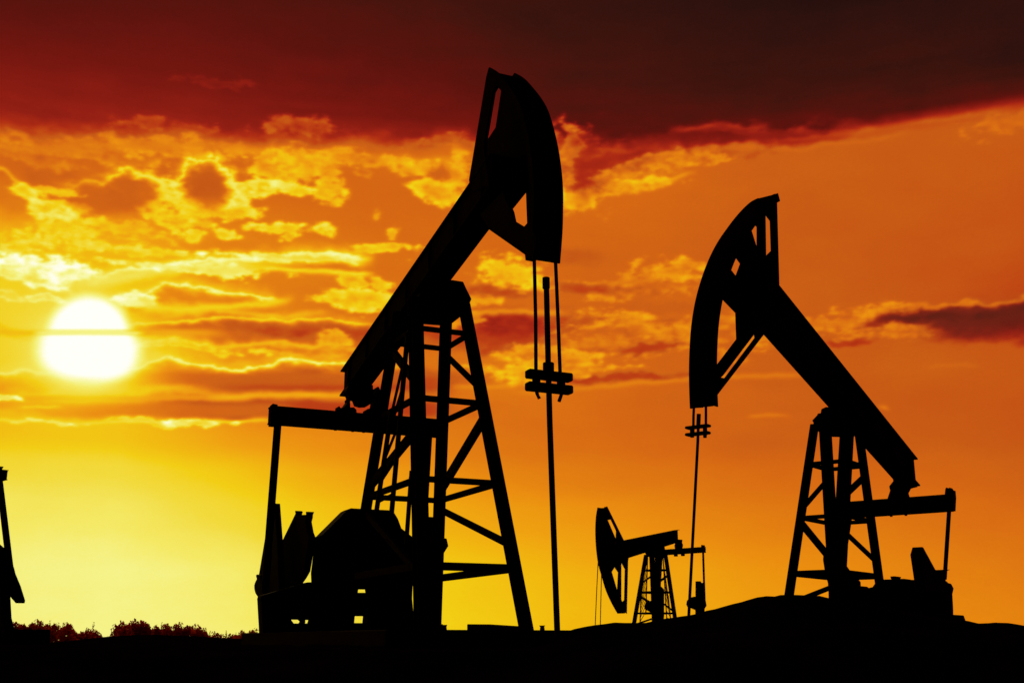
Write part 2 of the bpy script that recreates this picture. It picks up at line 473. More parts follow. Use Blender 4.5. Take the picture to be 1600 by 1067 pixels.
# ------------------------------------------------------------------ RIGHT machine on the mound
FR = Frame(7.649, 27.5, .66, -1)
DR = dict(
    saddle_s=-.6, saddle2=[[(1268.5, 656), (1276, 655), (1277, 646), (1300, 642), (1335, 650), (1335, 681), (1293, 681), (1278, 674)]], tower=dict(sfb=1.37, sbb=-1.371, tb=.587, sft=-.009, sbt=-1.518 + .35, tt=.467, hb=.891, h0=4.178, hfoot=-.1),
    htop=5.2, legw=dict(A=10.5, B=15.5, C=16.5, D=11),
    levels=[(4.178, 6), (2.827, 6), (1.499, 8)],
    diag=[('A', 795, 'B', 748, 7), ('D', 744, 'C', 776, 9), ('A', 815, 'B', 878, 11), ('C', 826, 'D', 878, 7), ('B', 915, 'A', 944, 7)],
    saddle=[(1269.4, 656), (1277, 648), (1281.8, 647), (1283, 639), (1290, 635.6), (1310, 635.6), (1335, 660), (1333, 680), (1293, 680), (1279, 673), (1271, 662)],
    beamw=.28, beam_top=((1434, 716), (1219, 447)), beam_bot=((1393, 746), (1194, 524)), beam_s1=3.2,
    headw=.27,
    arc=[(1183.3, 310), (1170.5, 317.4), (1152.3, 335.7), (1134, 359.4), (1119.4, 381.3), (1106.6, 406.9), (1095.7, 436), (1086.5, 469), (1080.3, 505.5), (1077.4, 542), (1076.3, 578.5), (1076.7, 607.7), (1077.8, 638)],
    farplate=[(1097, 637), (1104, 608), (1128, 587), (1178, 521), (1200, 500), (1215, 470), (1210, 425), (1195.5, 404), (1194.5, 330), (1196, 314), (1186, 316)],
    farholes=[[(1176, 348.4), (1182, 355), (1182, 390.4), (1171.2, 355.7)], [(1146.8, 399.6), (1156, 412.3), (1148.6, 432.4), (1136, 416)],
              [(1126.7, 466.4), (1148.6, 489), (1150, 530), (1112, 580), (1108, 578), (1110, 530), (1116, 490)]],
    nearpieces=[[(1211.8, 302.8), (1214.3, 312), (1218, 447), (1222, 470), (1196, 450), (1196, 403), (1207.8, 391.5), (1206.3, 344.8), (1195, 330), (1184, 340), (1184, 316), (1200, 311)],
                [(1115, 634.4), (1115, 625), (1193, 523.7), (1205, 500), (1181, 516), (1182.5, 527.4), (1134.5, 591.5), (1128, 590), (1118, 588), (1108, 600), (1104, 635.5)]],
    rim=.2,
    bridle=dict(s=6.25, cw=3.6, cables=[[(1084.4, 632), (1083.6, 650), (1083.2, 680)], [(1103, 632), (1103, 650), (1102.9, 680)]],
                bars=[(1072.4, 1108.7, 664.6, 668.9), (1072.4, 1108.2, 675.3, 679.8)],
                blocks=[(1078, 1084.4, 666, 683), (1098.2, 1104.2, 666, 683.5)],
                rods=[([(1091.9, 646.6), (1091, 668)], 5.6), ([(1091, 668), (1090.3, 690), (1075, 985)], 3.9)]),
    eq=dict(s=-5.55, near_top=(1476, 772), near_bot=(1488, 798.5), dw=.14, far_t=FR.S(1322, 800, -5.55)[1],
            caps=[[(1476, 772), (1477, 764), (1480, 761), (1483, 763.5), (1488, 761), (1490, 764), (1493, 765), (1494, 776), (1493, 797), (1477, 798)]],
            bearing=[[(1392.5, 742), (1395.6, 751), (1389, 759.6), (1390.5, 766), (1386, 780), (1422, 776), (1419.7, 768), (1423.4, 760.7), (1434, 758), (1427.6, 749), (1428, 725), (1410, 725)]],
            bolts=[(1392.5, 806, .04), (1415.5, 804.5, .04)]),
    pitman=[(((1483, 797), (1476, 905)), 6.3, -5.55), (((1322, 800), (1306, 905)), 20, -5.0)],
    drive=[
        ('crank', 't', -1.3, -1.05, [(1425.3, 854.7), (1443, 854.7), (1461.9, 889.4), (1466.6, 894), (1470.3, 890), (1477, 889.4), (1479, 925), (1430, 925), (1427.8, 905.3), (1422, 866)], [], M_CAST, None),
        ('gearbox', 's', -5.3, -4.8, [(1344, 915), (1347.5, 915), (1355.4, 915), (1358.8, 919.4), (1363.4, 916.6), (1370, 907), (1380, 904.8), (1396, 904.4), (1398, 899.7), (1401, 899.7), (1402.3, 904), (1418.8, 903.4), (1427, 905), (1478.8, 906), (1481.6, 909), (1486, 910), (1490, 917.5), (1488, 926.9), (1489.4, 949.4), (1490, 1000), (1344, 1000)], [], M_CAST, None),
        ('motor_base', 's', -5.2, -4.7, [(1420, 958), (1492.8, 959.7), (1506, 960.3), (1513, 980), (1514, 1000), (1420, 1000)], [], M_STEEL, None),
        ('far_crank', 's', -2.6, -2.4, [(1290.3, 858), (1297, 858), (1318.4, 876), (1329.7, 892), (1345, 908), (1350, 1000), (1295, 1000), (1294, 913.8), (1288.4, 892), (1285.6, 874.4), (1286.6, 860.3)], [], M_CAST, None),
    ],
)

# ------------------------------------------------------------------ FAR machine behind the mound
DF = dict(
    tower=dict(sfb=1.183, sbb=-1.183, tb=.982, sft=.268, sbt=-.795, tt=.718, hb=1.15, h0=4.976, hfoot=.2),
    htop=6.1, legw=dict(A=4.6, B=6, C=7, D=4.6),
    levels=[(4.976, 2.6), (3.385, 3.0), (1.9, 2.6)],
    diag=[('A', 912, 'B', 898, 2.5), ('D', 898, 'C', 910, 3.2), ('A', 930, 'B', 945, 3.5), ('C', 935, 'D', 955, 2.5), ('A', 976, 'B', 965, 2.5)],
    ladders=[((1012, 868, 1009, 960), (1002, 920, 1000, 974), -.9, 9, .06), ((1036, 870, 1042, 970), (1044, 930, 1048, 970), -.95, 9, .06),
             ((1024, 870, 1025, 960), (1027, 870, 1026, 960), 0, 2, .06)],
    saddle=[(1006, 860), (1010, 868), (1016, 871), (1038, 871), (1041, 866), (1038, 850), (1006, 855)],
    beamw=.25, beam_top=((1062, 827), (975, 844.5)), beam_bot=((1054, 847), (977, 871)), beam_s1=4.4,
    headw=.35,
    arc=[(933.4, 792.5), (931, 806.7), (930, 824.6), (930.3, 842.4), (931.6, 860.2), (934.3, 879.8), (939.6, 899.4), (946.7, 922.6), (955.6, 942.2), (964.6, 958.2)],
    farplate=[(970, 957), (970.5, 940), (970.5, 871), (973, 850), (962, 842), (949.4, 812.4), (942, 794)],
    farholes=[[(960, 886), (965.4, 894), (964, 921.7), (955.6, 893)]],
    nearpieces=[[(948.9, 790.7), (975.2, 844.2), (985, 860), (968, 860), (962.8, 841.5), (963.3, 829), (954.7, 811.2), (949.4, 812.4), (941, 812), (938, 793.5), (944, 793)],
                [(976, 870), (982.4, 871.8), (981.6, 876), (979.7, 958.2), (977.5, 956), (966, 956), (966, 936), (970, 936.8), (972.6, 940.4), (976, 936.8), (977, 888.7), (971.7, 879), (970, 868)]],
    rim=.35,
    bridle=dict(s=6.6, cw=1.25, cables=[[(934.5, 878), (932, 930), (929, 1000)], [(939.8, 897), (938.8, 940), (937.5, 1000)]], rods=[]),
    eq=dict(s=-2.7, near_top=(1096, 854), near_bot=(1101, 862.8), dw=.2,
            caps=[[(1095.4, 851), (1101, 850.6), (1102.9, 856), (1102.7, 862.5), (1095.4, 863)]],
            bearing=[[(1054, 842), (1066.5, 842), (1066, 847), (1067.5, 850), (1066.5, 856), (1054.5, 858), (1053.5, 852), (1055, 848)]],
            bolts=[(1056, 868, .15), (1067, 867, .15)]),
    pitman=[(((1098.6, 862), (1101, 940)), 2.8, -2.7), (((1026, 866), (1024, 940)), 4, -2.7)],
    drive=[
        ('crank', 't', -1.9, -1.6, [(1086.5, 907.7), (1095.5, 907.7), (1096, 910), (1098.7, 910), (1101.4, 935), (1101, 975), (1086, 975)], [], M_CAST, None),
        ('counterweight', 't', -2.2, -1.9, [(1072, 944), (1073, 938), (1078, 933), (1086, 931.5), (1098, 932), (1103, 938), (1104.3, 946), (1101, 951), (1088, 953), (1080, 950), (1074, 948)], [], M_CAST, 'crank'),
        ('far_counterweight', 't', 1.6, 1.9, [(1006, 947), (1008, 942), (1013, 938.5), (1019, 938), (1036, 938), (1036, 956), (1016, 956), (1008, 952)], [], M_CAST, None),
        ('gearbox', 's', -2.6, -2.2, [(1018, 920), (1022, 914), (1032, 914), (1038, 920), (1038, 962), (1034, 1000), (1018, 1000)], [], M_CAST, None),
    ],
)
FD = Frame(10.363, 84.999, .8, -1)

# ------------------------------------------------------------------ machine mostly beyond the left edge of the frame
K = 1.65
FE = Frame(-26.6, 51.5, .8, -1, pix=lambda x, y: (4 + (x - 1099) * K, 739 + (y - 856.5) * K))
def inv(l): return [(1099 + (x - 4) / K, 856.5 + (y - 739) / K) for x, y in l]
DE = dict(DF)
k_ = 1 / K
DE.update(
    tower=dict(sfb=.9, sbb=-.9, tb=.7, sft=.16, sbt=-.48, tt=.43, hb=.4, h0=4.9, hfoot=-.6), htop=6.2 * .9,
    legw=dict(A=7.5, B=9, C=10, D=7.5), levels=[(4.6, 4), (3.0, 4), (1.4, 4)], diag=[('A', 912, 'B', 898, 4), ('A', 930, 'B', 945, 5), ('C', 935, 'D', 955, 4)], ladders=[],
    beam_s1=2.7, headw=.27, beamw=.2, rim=.2,
    bridle=dict(s=4.0, cw=2, cables=[[(934.5, 878), (929, 1000)], [(939.8, 897), (937.5, 1000)]], rods=[]),
    eq=dict(DF['eq'], s=-1.65, dw=.12, caps=[inv([(-8, 733), (-2, 728), (4, 729.5), (6.5, 734), (8.3, 746), (6, 748), (-6, 749)])], bolts=[]),
    pitman=[(inv([(-1.5, 745), (16, 890)]), 8.5, -1.65), (((1040, 866), (1044, 940)), 7, -1.65)],
    drive=[
        ('crank', 't', -1.2, -1.05, inv([(12, 862), (19.5, 880), (22, 886), (24.5, 896), (32.6, 915.5), (39.6, 938), (38.5, 942), (24.4, 942), (16.8, 933), (2, 915), (0, 880)]), [], M_CAST, None),
        ('gearbox', 's', -1.8, -1.4, inv([(-60, 850), (-20, 838), (0, 846), (9, 854), (14, 880), (16.8, 933), (18.5, 964), (21.7, 977), (24, 990), (24, 1010), (-60, 1010)]), [], M_CAST, None),
    ],
)

pj1 = pumpjack(FL, DL, 'largest and nearest pumpjack, black against the sky, its head raised high at the centre')
pj2 = pumpjack(FR, DR, 'large pumpjack on the right standing on the mound with its head raised to the left')
pj3 = pumpjack(FD, DF, 'smallest distant pumpjack behind the mound with its head lowered')
pj4 = pumpjack(FE, DE, 'pumpjack cut off by the left edge of the photo, only pitman arm and crank showing')
for i, o in enumerate(c for r in (pj1, pj2, pj3, pj4) for c in r.children):
    if o.name.startswith('far_crank'): o.name = 'crank.001'
    if o.name.startswith('far_counterweight'): o.name = 'counterweight.001'

# ------------------------------------------------------------------ foundations, wellheads
def pad(fr, s0, s1, t0, t1, h0, h1, label):
    r = fr.root('concrete_pad', label, 'foundation', 'concrete pads under the pumpjacks')
    a, b = sorted((fr.m * t0, fr.m * t1))
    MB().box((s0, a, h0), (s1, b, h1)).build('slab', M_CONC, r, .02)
    return r
pad(FL, -7.3, 3.2, -1.95, 1.6, -1.6, .165, 'long concrete pad under the largest pumpjack at the centre')
pad(FE, -4.3, 2.0, -5.1, 1.4, -2.0, .45, 'concrete pad at the left edge of the photo in front of the trees')

def wellhead(fr, px_, py_, s, label, sc=1.0):
    q = fr.S(px_, py_, s); P = fr.W(q)
    r = tag(empty('wellhead', (P[0], P[1], q[2] - .9), fr.rz), label, 'wellhead', 'wellheads under the polished rods')
    MB().tube([(0, 0, 0), (0, 0, .25), (0, 0, .26), (0, 0, .6), (0, 0, .61), (0, 0, .7), (0, 0, .71), (0, 0, .88)], [.16, .16, .09, .09, .14, .14, .06, .05], 16).build('casing', M_CAST, r)
    MB().tube([(0, 0, .45), (0, -.45, .45)], .05, 12).build('flow_line', M_CAST, r)
    MB().tube([(0, -.3, .45), (0, -.3, .68)], .02, 8).build('valve_stem', M_CAST, r)
    MB().tube([(0, -.3, .68), (0, -.3, .7)], .1, 16).build('handwheel', M_CAST, r)
    return r
wellhead(FL, 871.3, 992, 4.95, 'wellhead at the foot of the long rod of the largest pumpjack')
wellhead(FR, 1075.5, 968, 6.25, 'wellhead behind the mound below the rod of the right pumpjack')

# anchor bolts / small fittings on the pad edge
def fitting(fr, pts, s0, s1, label):
    r = fr.root('pipe_valve', label, 'valve')
    for nm, poly in pts:
        mb = MB(); fr.slab_s(mb, poly, s0, s1); mb.build(nm, M_CAST, r, .006)
fitting(FL, [('body', [(838, 984), (843, 985), (844, 978.5), (846, 976.5), (848.5, 976.5), (851, 980), (851.5, 986), (856, 987), (857, 992), (838, 992)]),
             ('flange', [(832, 985.5), (867, 989.5), (867, 1003), (832, 1003)])], 3.6, 3.75, 'small valve on the pad edge between tower leg and long rod')
fitting(FL, [('body', [(687, 974), (690.5, 978.5), (693, 975.5), (696.5, 975.5), (698, 979), (698.3, 983), (701, 984), (701, 990), (687, 990)])], 1.0, 1.2,
        'small bolted fitting on the pad at the foot of the largest tower')

# ------------------------------------------------------------------ numpy noise
rng = np.random.RandomState(7)
PERM = rng.rand(512, 512)
def vnoise(x, y):
    xi = np.floor(x).astype(int); yi = np.floor(y).astype(int); fx = x - xi; fy = y - yi
    fx = fx * fx * fx * (fx * (fx * 6 - 15) + 10); fy = fy * fy * fy * (fy * (fy * 6 - 15) + 10)
    g = lambda a, b: PERM[a & 511, b & 511]
    return (g(xi, yi) * (1 - fx) + g(xi + 1, yi) * fx) * (1 - fy) + (g(xi, yi + 1) * (1 - fx) + g(xi + 1, yi + 1) * fx) * fy
def fbm(x, y, o=5, gain=.5):
    s = 0; a = 1; t = 0
    for i in range(o):
        s = s + a * vnoise(x * 2 ** i + 17.3 * i, y * 2 ** i + 9.1 * i); t += a; a *= gain
    return s / t * 2 - 1

# ------------------------------------------------------------------ ground
def axis(a, b, st, far):
    core = np.arange(a, b + 1e-6, st); g = []; d = st
    x = b
    while x < far: d *= 1.35; x += d; g.append(x)
    l = []; d = st; x = a
    while x > -far: d *= 1.35; x -= d; l.append(x)
    return np.array(l[::-1] + list(core) + g)
RX = [800, 840, 862, 874, 890, 912, 950, 1000, 1050, 1100, 1150, 1190, 1230, 1262, 1300, 1360, 1430, 1512, 1530, 1560, 1580, 1600, 1700, 1900]
RY = [1008, 1006, 1000, 992, 985, 979.5, 976, 975, 967, 957, 943.5, 936.5, 934.8, 935.8, 941, 950, 962, 975.5, 975.5, 975, 980, 984, 996, 1004]
LX = [-400, 0, 60, 84, 120, 174, 215, 261, 320, 385, 500, 800]
LY = [1004, 1004, 1006, 1006, 1002, 996, 993, 992, 994, 998, 1004, 1006]
def ground_z(x, y):
    z = np.full_like(x, -.16)
    z = np.where(y < 15, -.16 - 1.4 * np.clip((15 - y) / 9, 0, 1) ** 1.3, z)
    YR = 19.6
    brg = 800 + x / np.maximum(y, 6) * F
    pr = np.interp(brg, RX, RY); rid = (1000 - pr + 1.1 * fbm(brg / 24, brg * 0 + 3, 3) + .7 * fbm(brg / 6, brg * 0 + 9, 3)) / F * YR
    k = np.where(y < YR, np.exp(-((y - YR) / 4.5) ** 2), np.exp(-((y - YR) / 2.4) ** 2))
    z = z + np.clip(rid + .16, 0, 9) * k * (1 + 0)
    YL = 62.0
    pl = np.interp(brg, LX, LY); ril = (1000 - pl) / F * YL
    kl = np.exp(-((y - YL) / 12) ** 2)
    z = z * (1 - kl) + (ril) * kl * 1.0
    z = z - 9 * np.clip((y - 75) / 140, 0, 1) ** .8
    amp = np.clip(1 - (y - 30) / 200, .15, 1)
    z = z + (.02 * fbm(x * .9, y * .9, 4) + .03 * fbm(x * 3.1, y * 3.1, 3)) * amp * np.clip((y - 4) / 10, 0, 1)
    z = z - .12 * np.clip((np.abs(x) - 60) / 60, 0, 1)
    return z
gx = axis(-30, 30, .16, 6000); gy = axis(2, 80, .3, 6000)
GX, GY = np.meshgrid(gx, gy)
GZ = ground_z(GX, GY)
def grid_mesh(name, X, Y, Z, m, wrap=False):
    h, w_ = X.shape
    me = bpy.data.meshes.new(name)
    me.vertices.add(h * w_)
    me.vertices.foreach_set('co', np.stack([X, Y, Z], -1).reshape(-1).astype(np.float32))
    idx = np.arange(h * w_).reshape(h, w_)
    q = np.stack([idx[:-1, :-1], idx[:-1, 1:], idx[1:, 1:], idx[1:, :-1]], -1).reshape(-1, 4)
    me.loops.add(q.size); me.loops.foreach_set('vertex_index', q.reshape(-1).astype(np.int32))
    me.polygons.add(len(q)); me.polygons.foreach_set('loop_start', (np.arange(len(q)) * 4).astype(np.int32))
    me.update(calc_edges=True); me.validate()
    me.polygons.foreach_set('use_smooth', np.ones(len(me.polygons), bool))
    me.materials.append(m)
    return link(bpy.data.objects.new(name, me))
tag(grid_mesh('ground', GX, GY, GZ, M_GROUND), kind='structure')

# ------------------------------------------------------------------ far trees (backlit, reddish haze put into the leaf colour)
rd = random.Random(5)
def tree_mesh(kind, i):
    mb = MB(); H = 12.0
    mb.tube([(0, 0, 0), (0, 0, H * .5), (.1, 0, H * .72)], [.22, .13, .04], 6)
    ncard = 620
    lobes = [(rd.uniform(-1.6, 1.6), rd.uniform(-1.6, 1.6), rd.uniform(5.5, 10.5), rd.uniform(.8, 1.5)) for _ in range(9)]
    lobes.append((0, 0, 10.6, 1.0))
    tr = MB(); tr.v, tr.f = mb.v, mb.f
    lf = MB()
    for k in range(ncard):
        if kind == 'conifer':
            u = 1 - rd.random() ** .6; z = 2.0 + (H - 2.0) * u; R = 2.9 * (1 - u) ** .9 * (.65 + .35 * abs(math.sin(z * 2.6))) + .04
            a = rd.uniform(0, 6.28); r = R * rd.random() ** .5
            c = Vector((math.cos(a) * r, math.sin(a) * r, z - r * .25)); s = rd.uniform(.14, .36) * (1.1 - .6 * u)
        else:
            lx, ly, lz, lr = rd.choice(lobes)
            d = Vector((rd.gauss(0, 1), rd.gauss(0, 1), rd.gauss(0, 1))).normalized() * lr * rd.random() ** .4
            c = Vector((lx, ly, lz)) + d; s = rd.uniform(.14, .32)
        n = Vector((rd.gauss(0, 1), rd.gauss(0, 1), rd.gauss(0, 1))).normalized()
        u_ = n.orthogonal().normalized(); v_ = n.cross(u_)
        b0 = len(lf.v)
        for a in range(5):
            an = a * 1.2566 + rd.uniform(-.3, .3)
            lf.v.append(tuple(c + (u_ * math.cos(an) + v_ * math.sin(an)) * s * rd.uniform(.7, 1.2)))
        lf.f.append(tuple(range(b0, b0 + 5)))
    return tr, lf
protos = []
for i, kd in enumerate(['conifer', 'broadleaf', 'conifer', 'broadleaf', 'broadleaf']):
    protos.append((kd,) + tree_mesh(kd, i))
pm = []
def mk_mesh(name, mb, m):
    me = bpy.data.meshes.new(name); me.from_pydata(mb.v, [], mb.f); me.materials.append(m); return me
for kd, tr, lf in protos:
    pm.append((kd, mk_mesh('trunk', tr, M_BARK), mk_mesh('crown', lf, M_LEAF)))
TX = [-260, -100, 0, 20, 35, 50, 60, 75, 90, 105, 120, 130, 138, 150, 160, 165, 170, 176, 186, 196, 203, 212, 225, 240, 252, 262, 275, 290, 305, 318, 328, 338, 350, 362, 372, 382, 395, 420, 520]
TY = [972, 975, 977, 978, 976, 971, 977, 975, 971, 975, 973, 975, 985, 984, 985, 976, 982, 991, 993, 991, 974, 972, 970, 972, 978, 978, 977, 979, 976, 977, 982, 985, 990, 993, 988, 985, 984, 990, 996]
labels = {'conifer': 'pointed tree in the dark red tree line on the left horizon', 'broadleaf': 'round-crowned tree in the dark red tree line on the left horizon'}
xs = []
x_ = -60.0
while x_ < 420:
    xs.append((x_, 0)); x_ += rd.uniform(4.5, 8.0)
x_ = -58.0
while x_ < 400:
    xs.append((x_, 1)); x_ += rd.uniform(7, 12)
for px_, row in xs:
    Yt = 250.0 + row * 16 + rd.uniform(-6, 6)
    ty = np.interp(px_, TX, TY) + (rd.uniform(-7, 2) if row == 0 else rd.uniform(-1, 6))
    if 176 < px_ < 197: ty = max(ty, 991)
    zt = (1000 - ty) / F * Yt
    zb = -9.3
    sc = (zt - zb) / 12.0
    kd, mt, mc = pm[rd.choice([0, 1, 1, 2, 3, 4, 4])] if not (198 < px_ < 262) else pm[rd.choice([1, 3, 4])]
    r = tag(empty('conifer_tree' if kd == 'conifer' else 'broadleaf_tree', ((px_ - 800) / F * Yt, Yt, zb), rd.uniform(0, 6)), labels[kd], 'tree', 'pointed trees on the horizon' if kd == 'conifer' else 'round trees on the horizon')
    r.scale = (sc * .68, sc * .68, sc)
    for nm, me in (('trunk', mt), ('crown', mc)):
        c = link(bpy.data.objects.new(nm, me)); c.parent = r
# undergrowth closing the wood below the crowns
mb = MB(); rd2 = random.Random(3)
for k in range(6500):
    px_ = rd2.uniform(-80, 430); Yt = rd2.uniform(244, 272)
    ty = np.interp(px_, TX, TY)
    zt = (1000 - ty - 9) / F * Yt
    z = rd2.uniform(-9, max(zt, -8.5))
    c = Vector(((px_ - 800) / F * Yt, Yt, z)); s = rd2.uniform(.3, .7)
    n = Vector((rd2.gauss(0, 1), rd2.gauss(0, 1), rd2.gauss(0, 1))).normalized(); u_ = n.orthogonal().normalized(); v_ = n.cross(u_); b0 = len(mb.v)
    for a in range(5):
        an = a * 1.2566; mb.v.append(tuple(c + (u_ * math.cos(an) + v_ * math.sin(an)) * s))
    mb.f.append(tuple(range(b0, b0 + 5)))
und = mk_mesh('undergrowth', mb, M_LEAF)
tag(link(bpy.data.objects.new('undergrowth', und)), 'dense dark red undergrowth between the trees of the horizon wood', 'undergrowth', None, 'stuff')

# ------------------------------------------------------------------ sky: a dome of glowing sunset cloud
DEG = F / 57.2958                       # map units per degree
def to_map(x, y):                       # photo feature -> (azimuth, elevation) map units
    x = np.asarray(x, float); y = np.asarray(y, float)
    X = (x - 800) / F; V = -(y - 533.5) / F
    dx = X; dy = FWV[1] + V * UPV[1]; dz = FWV[2] + V * UPV[2]
    az = np.degrees(np.arctan2(dx, dy)); el = np.degrees(np.arctan2(dz, np.hypot(dx, dy)))
    return 800 + az * DEG, HOR - el * DEG

def lines(core0, core1, st, lo, hi):
    a = list(np.arange(core0, core1, st)); d = st; x = core0; l = []
    while x > lo: d = min(d * 1.25, 4.0); x -= d; l.append(max(x, lo))
    d = st; x = a[-1]; r = []
    while x < hi: d = min(d * 1.25, 4.0); x += d; r.append(min(x, hi))
    return np.array(l[::-1] + a + r)
AZ = lines(-26, 26, .055, -180, 180); EL = lines(-.6, 33, .055, -6, 90)
AZg, ELg = np.meshgrid(AZ, EL)
U = 800 + AZg * DEG; V = HOR - ELg * DEG

def sstep(a, b, x):
    t = np.clip((x - a) / (b - a), 0, 1); return t * t * (3 - 2 * t)
n1 = fbm(U / 130, V / 55, 6, .55); n2 = fbm(U / 60 + 40, V / 28 + 11, 6, .6); n3 = fbm(U / 22 + 9, V / 12 + 5, 5, .6)
n4 = fbm(U / 9 + 29, V / 6 + 15, 4, .62)
def ridged(a, b, o=5):
    r = 0; am_ = 1; tot = 0
    for i in range(o):
        v = (vnoise(a * 2 ** i + 31.7 * i, b * 2 ** i + 5.3 * i) * 2 - 1); r = r + am_ * (1 - np.abs(v) * 2); tot += am_; am_ *= .58
    return r / tot
_wa = fbm(U / 50 + 70, V / 24 + 13, 4) * 14; _wb = fbm(U / 46 + 20, V / 22 + 53, 4) * 8
def billow(a, b, o=5):
    r = 0; am_ = 1; tot = 0
    for i in range(o):
        v = (vnoise(a * 2 ** i + 11.7 * i, b * 2 ** i + 45.3 * i) * 2 - 1); r = r + am_ * np.abs(v); tot += am_; am_ *= .56
    return r / tot
bil = (billow((U + _wa * .4) / 30, (V + _wb * .4) / 19) - .27) * 3.2
bil2 = (billow((U + _wa * .5) / 15 + 60, (V + _wb * .5) / 10 + 8) - .27) * 3.2
rdg = ridged((U + _wa) / 62, (V + _wb) / 26); rdg2 = ridged((U + _wa) / 34 + 7, (V + _wb) / 15 + 3)
wx = fbm(U / 70 + 3, V / 40 + 8, 5) * 26 + fbm(U / 18 + 30, V / 14 + 80, 4) * 9
wy = fbm(U / 70 + 90, V / 40 + 31, 5) * 13 + fbm(U / 16 + 60, V / 12 + 20, 4, .6) * 6
Uw, Vw = U + wx, V + wy
Uh, Vh = U + wx * .35, V + wy * .35

# smooth tone of the clear sky
gxp = [0, 200, 400, 600, 800, 1000, 1200, 1400, 1600]
rows = [(300, [.47, .48, .49, .50, .49, .50, .47, .46, .46]),
        (400, [.66, .62, .55, .52, .50, .48, .46, .45, .44]),
        (500, [.78, .70, .56, .52, .50, .48, .47, .45, .42]),
        (600, [.76, .70, .55, .53, .53, .49, .47, .46, .45]),
        (660, [.66, .66, .58, .55, .52, .49, .47, .455, .445]),
        (700, [.715, .72, .64, .58, .53, .50, .47, .46, .45]),
        (745, [.81, .83, .74, .64, .57, .535, .505, .485, .465]),
        (800, [.86, .87, .81, .71, .64, .585, .54, .515, .49]),
        (900, [.90, .915, .88, .80, .73, .665, .615, .575, .535]),
        (985, [.90, .915, .89, .82, .75, .695, .645, .60, .56])]
def grid_tone():
    gu, _ = to_map(gxp, [533] * 9)
    ys = np.array([to_map(800, r[0])[1] for r in rows]); vals = np.array([r[1] for r in rows])
    cols = np.stack([np.interp(U[0], gu, vals[i]) for i in range(len(rows))])      # rows x nU
    k = np.clip(np.interp(V[:, 0], ys, np.arange(len(ys))), 0, len(ys) - 1 - 1e-6)
    i = k.astype(int); f = (k - i)[:, None]; f = f * f * (3 - 2 * f) * .5 + f * .5
    return cols[i] * (1 - f) + cols[i + 1] * f
T = grid_tone()
# away from the sunset the sky goes dark
azd = np.abs(AZg + 8)
T = T * (1 - sstep(30, 85, azd)) + .04 * sstep(30, 85, azd)
T = T + .012 * n1 + .006 * n2

def ell(cx, cy, rx, ry, soft=.6, warp=1.0, rot=0.0):
    cu, cv = to_map(cx, cy); dx = U + wx * warp - cu; dy = V + wy * warp - cv
    c, s = math.cos(rot), math.sin(rot); a = (dx * c + dy * s) / rx; b = (-dx * s + dy * c) / ry
    return 1 - sstep(1 - soft, 1 + soft, np.sqrt(a * a + b * b))
def toward(m, t):
    global T
    T = T + (t - T) * np.clip(m, 0, 1)
def curve(pts, warp=.35):
    pu, pv = to_map([p[0] for p in pts], [p[1] for p in pts])
    x = U + wx * warp
    return np.interp(x, pu, pv), ((x > pu[0]) & (x < pu[-1])), x, pu
def endfade(x, pu, e=40):
    return sstep(pu[0], pu[0] + e, x) * (1 - sstep(pu[-1] - e, pu[-1], x))
def streak(pts, th, t, al=1.0, warp=.35, e=40, mod=.5):
    """soft luminous strip of cloud following a line"""
    cv, ins, x, pu = curve(pts, warp); d = (V + wy * warp * .8 - cv) / th
    m = np.exp(-d * d) * endfade(x, pu, e) * (1 - mod + mod * sstep(-.5, .4, n2 + .3 * n3))
    toward(m * al, t)
def bank(pts, depth, t_body, t_rim, rim=3.0, al=.9, alr=.95, warp=.35, e=50, rag=5.0):
    """bank of cloud: lit rim along its upper edge, darker body fading downwards"""
    cv, ins, x, pu = curve(pts, warp); d = V + wy * warp - cv + rag * n3
    ef = endfade(x, pu, e)
    body = sstep(-1, 5, d) * (1 - sstep(depth * .45, depth * 1.15, d + n2 * depth * .3))
    toward(body * al * ef, t_body)
    rr = np.where(d < 0, np.exp(-(d / (rim * .55)) ** 2), np.exp(-(d / (rim * 1.5)) ** 2))
    toward(rr * alr * ef, t_rim)
    toward(np.exp(-(d / (rim * 4)) ** 2) * .35 * ef, t_rim)
def fluff(cx, cy, rx, ry, t, dens=.0, al=.9, rot=0.0, dark=None):
    """broken, textured cloud: puffs with a soft feathered edge, brighter towards their upper rims"""
    global T
    m = ell(cx, cy, rx * 1.15, ry * 1.25, .9, .9, rot)
    k = n2 * .75 + bil * .20 + rdg * .38 + bil2 * .18 + n3 * .22 + n4 * .36 + (m - .52) * 1.6 + (dens - .12) * .55
    a = sstep(.0, .75, k) * sstep(0, .4, m)
    tt = t - .03 + .07 * np.clip(bil2, -1, 1.5) + .11 * rdg + .10 * n4 + .06 * n3 - .10 * sstep(.6, 1.5, k)
    T = T + (tt - T) * np.clip(a * al, 0, 1)
    e = np.exp(-((k - .58) / .20) ** 2) * sstep(0, .4, m) * al * (.32 + .5 * n4)
    T = T + (min(t + .08, 1) - T) * np.clip(e, 0, 1)
def dark(cx, cy, rx, ry, t, al=.85, rot=0.0, soft=.6):
    m = ell(cx, cy, rx, ry, soft, 1.0, rot) * (1 + .10 * n3)
    toward(m * al * (.85 + .3 * n3), t)
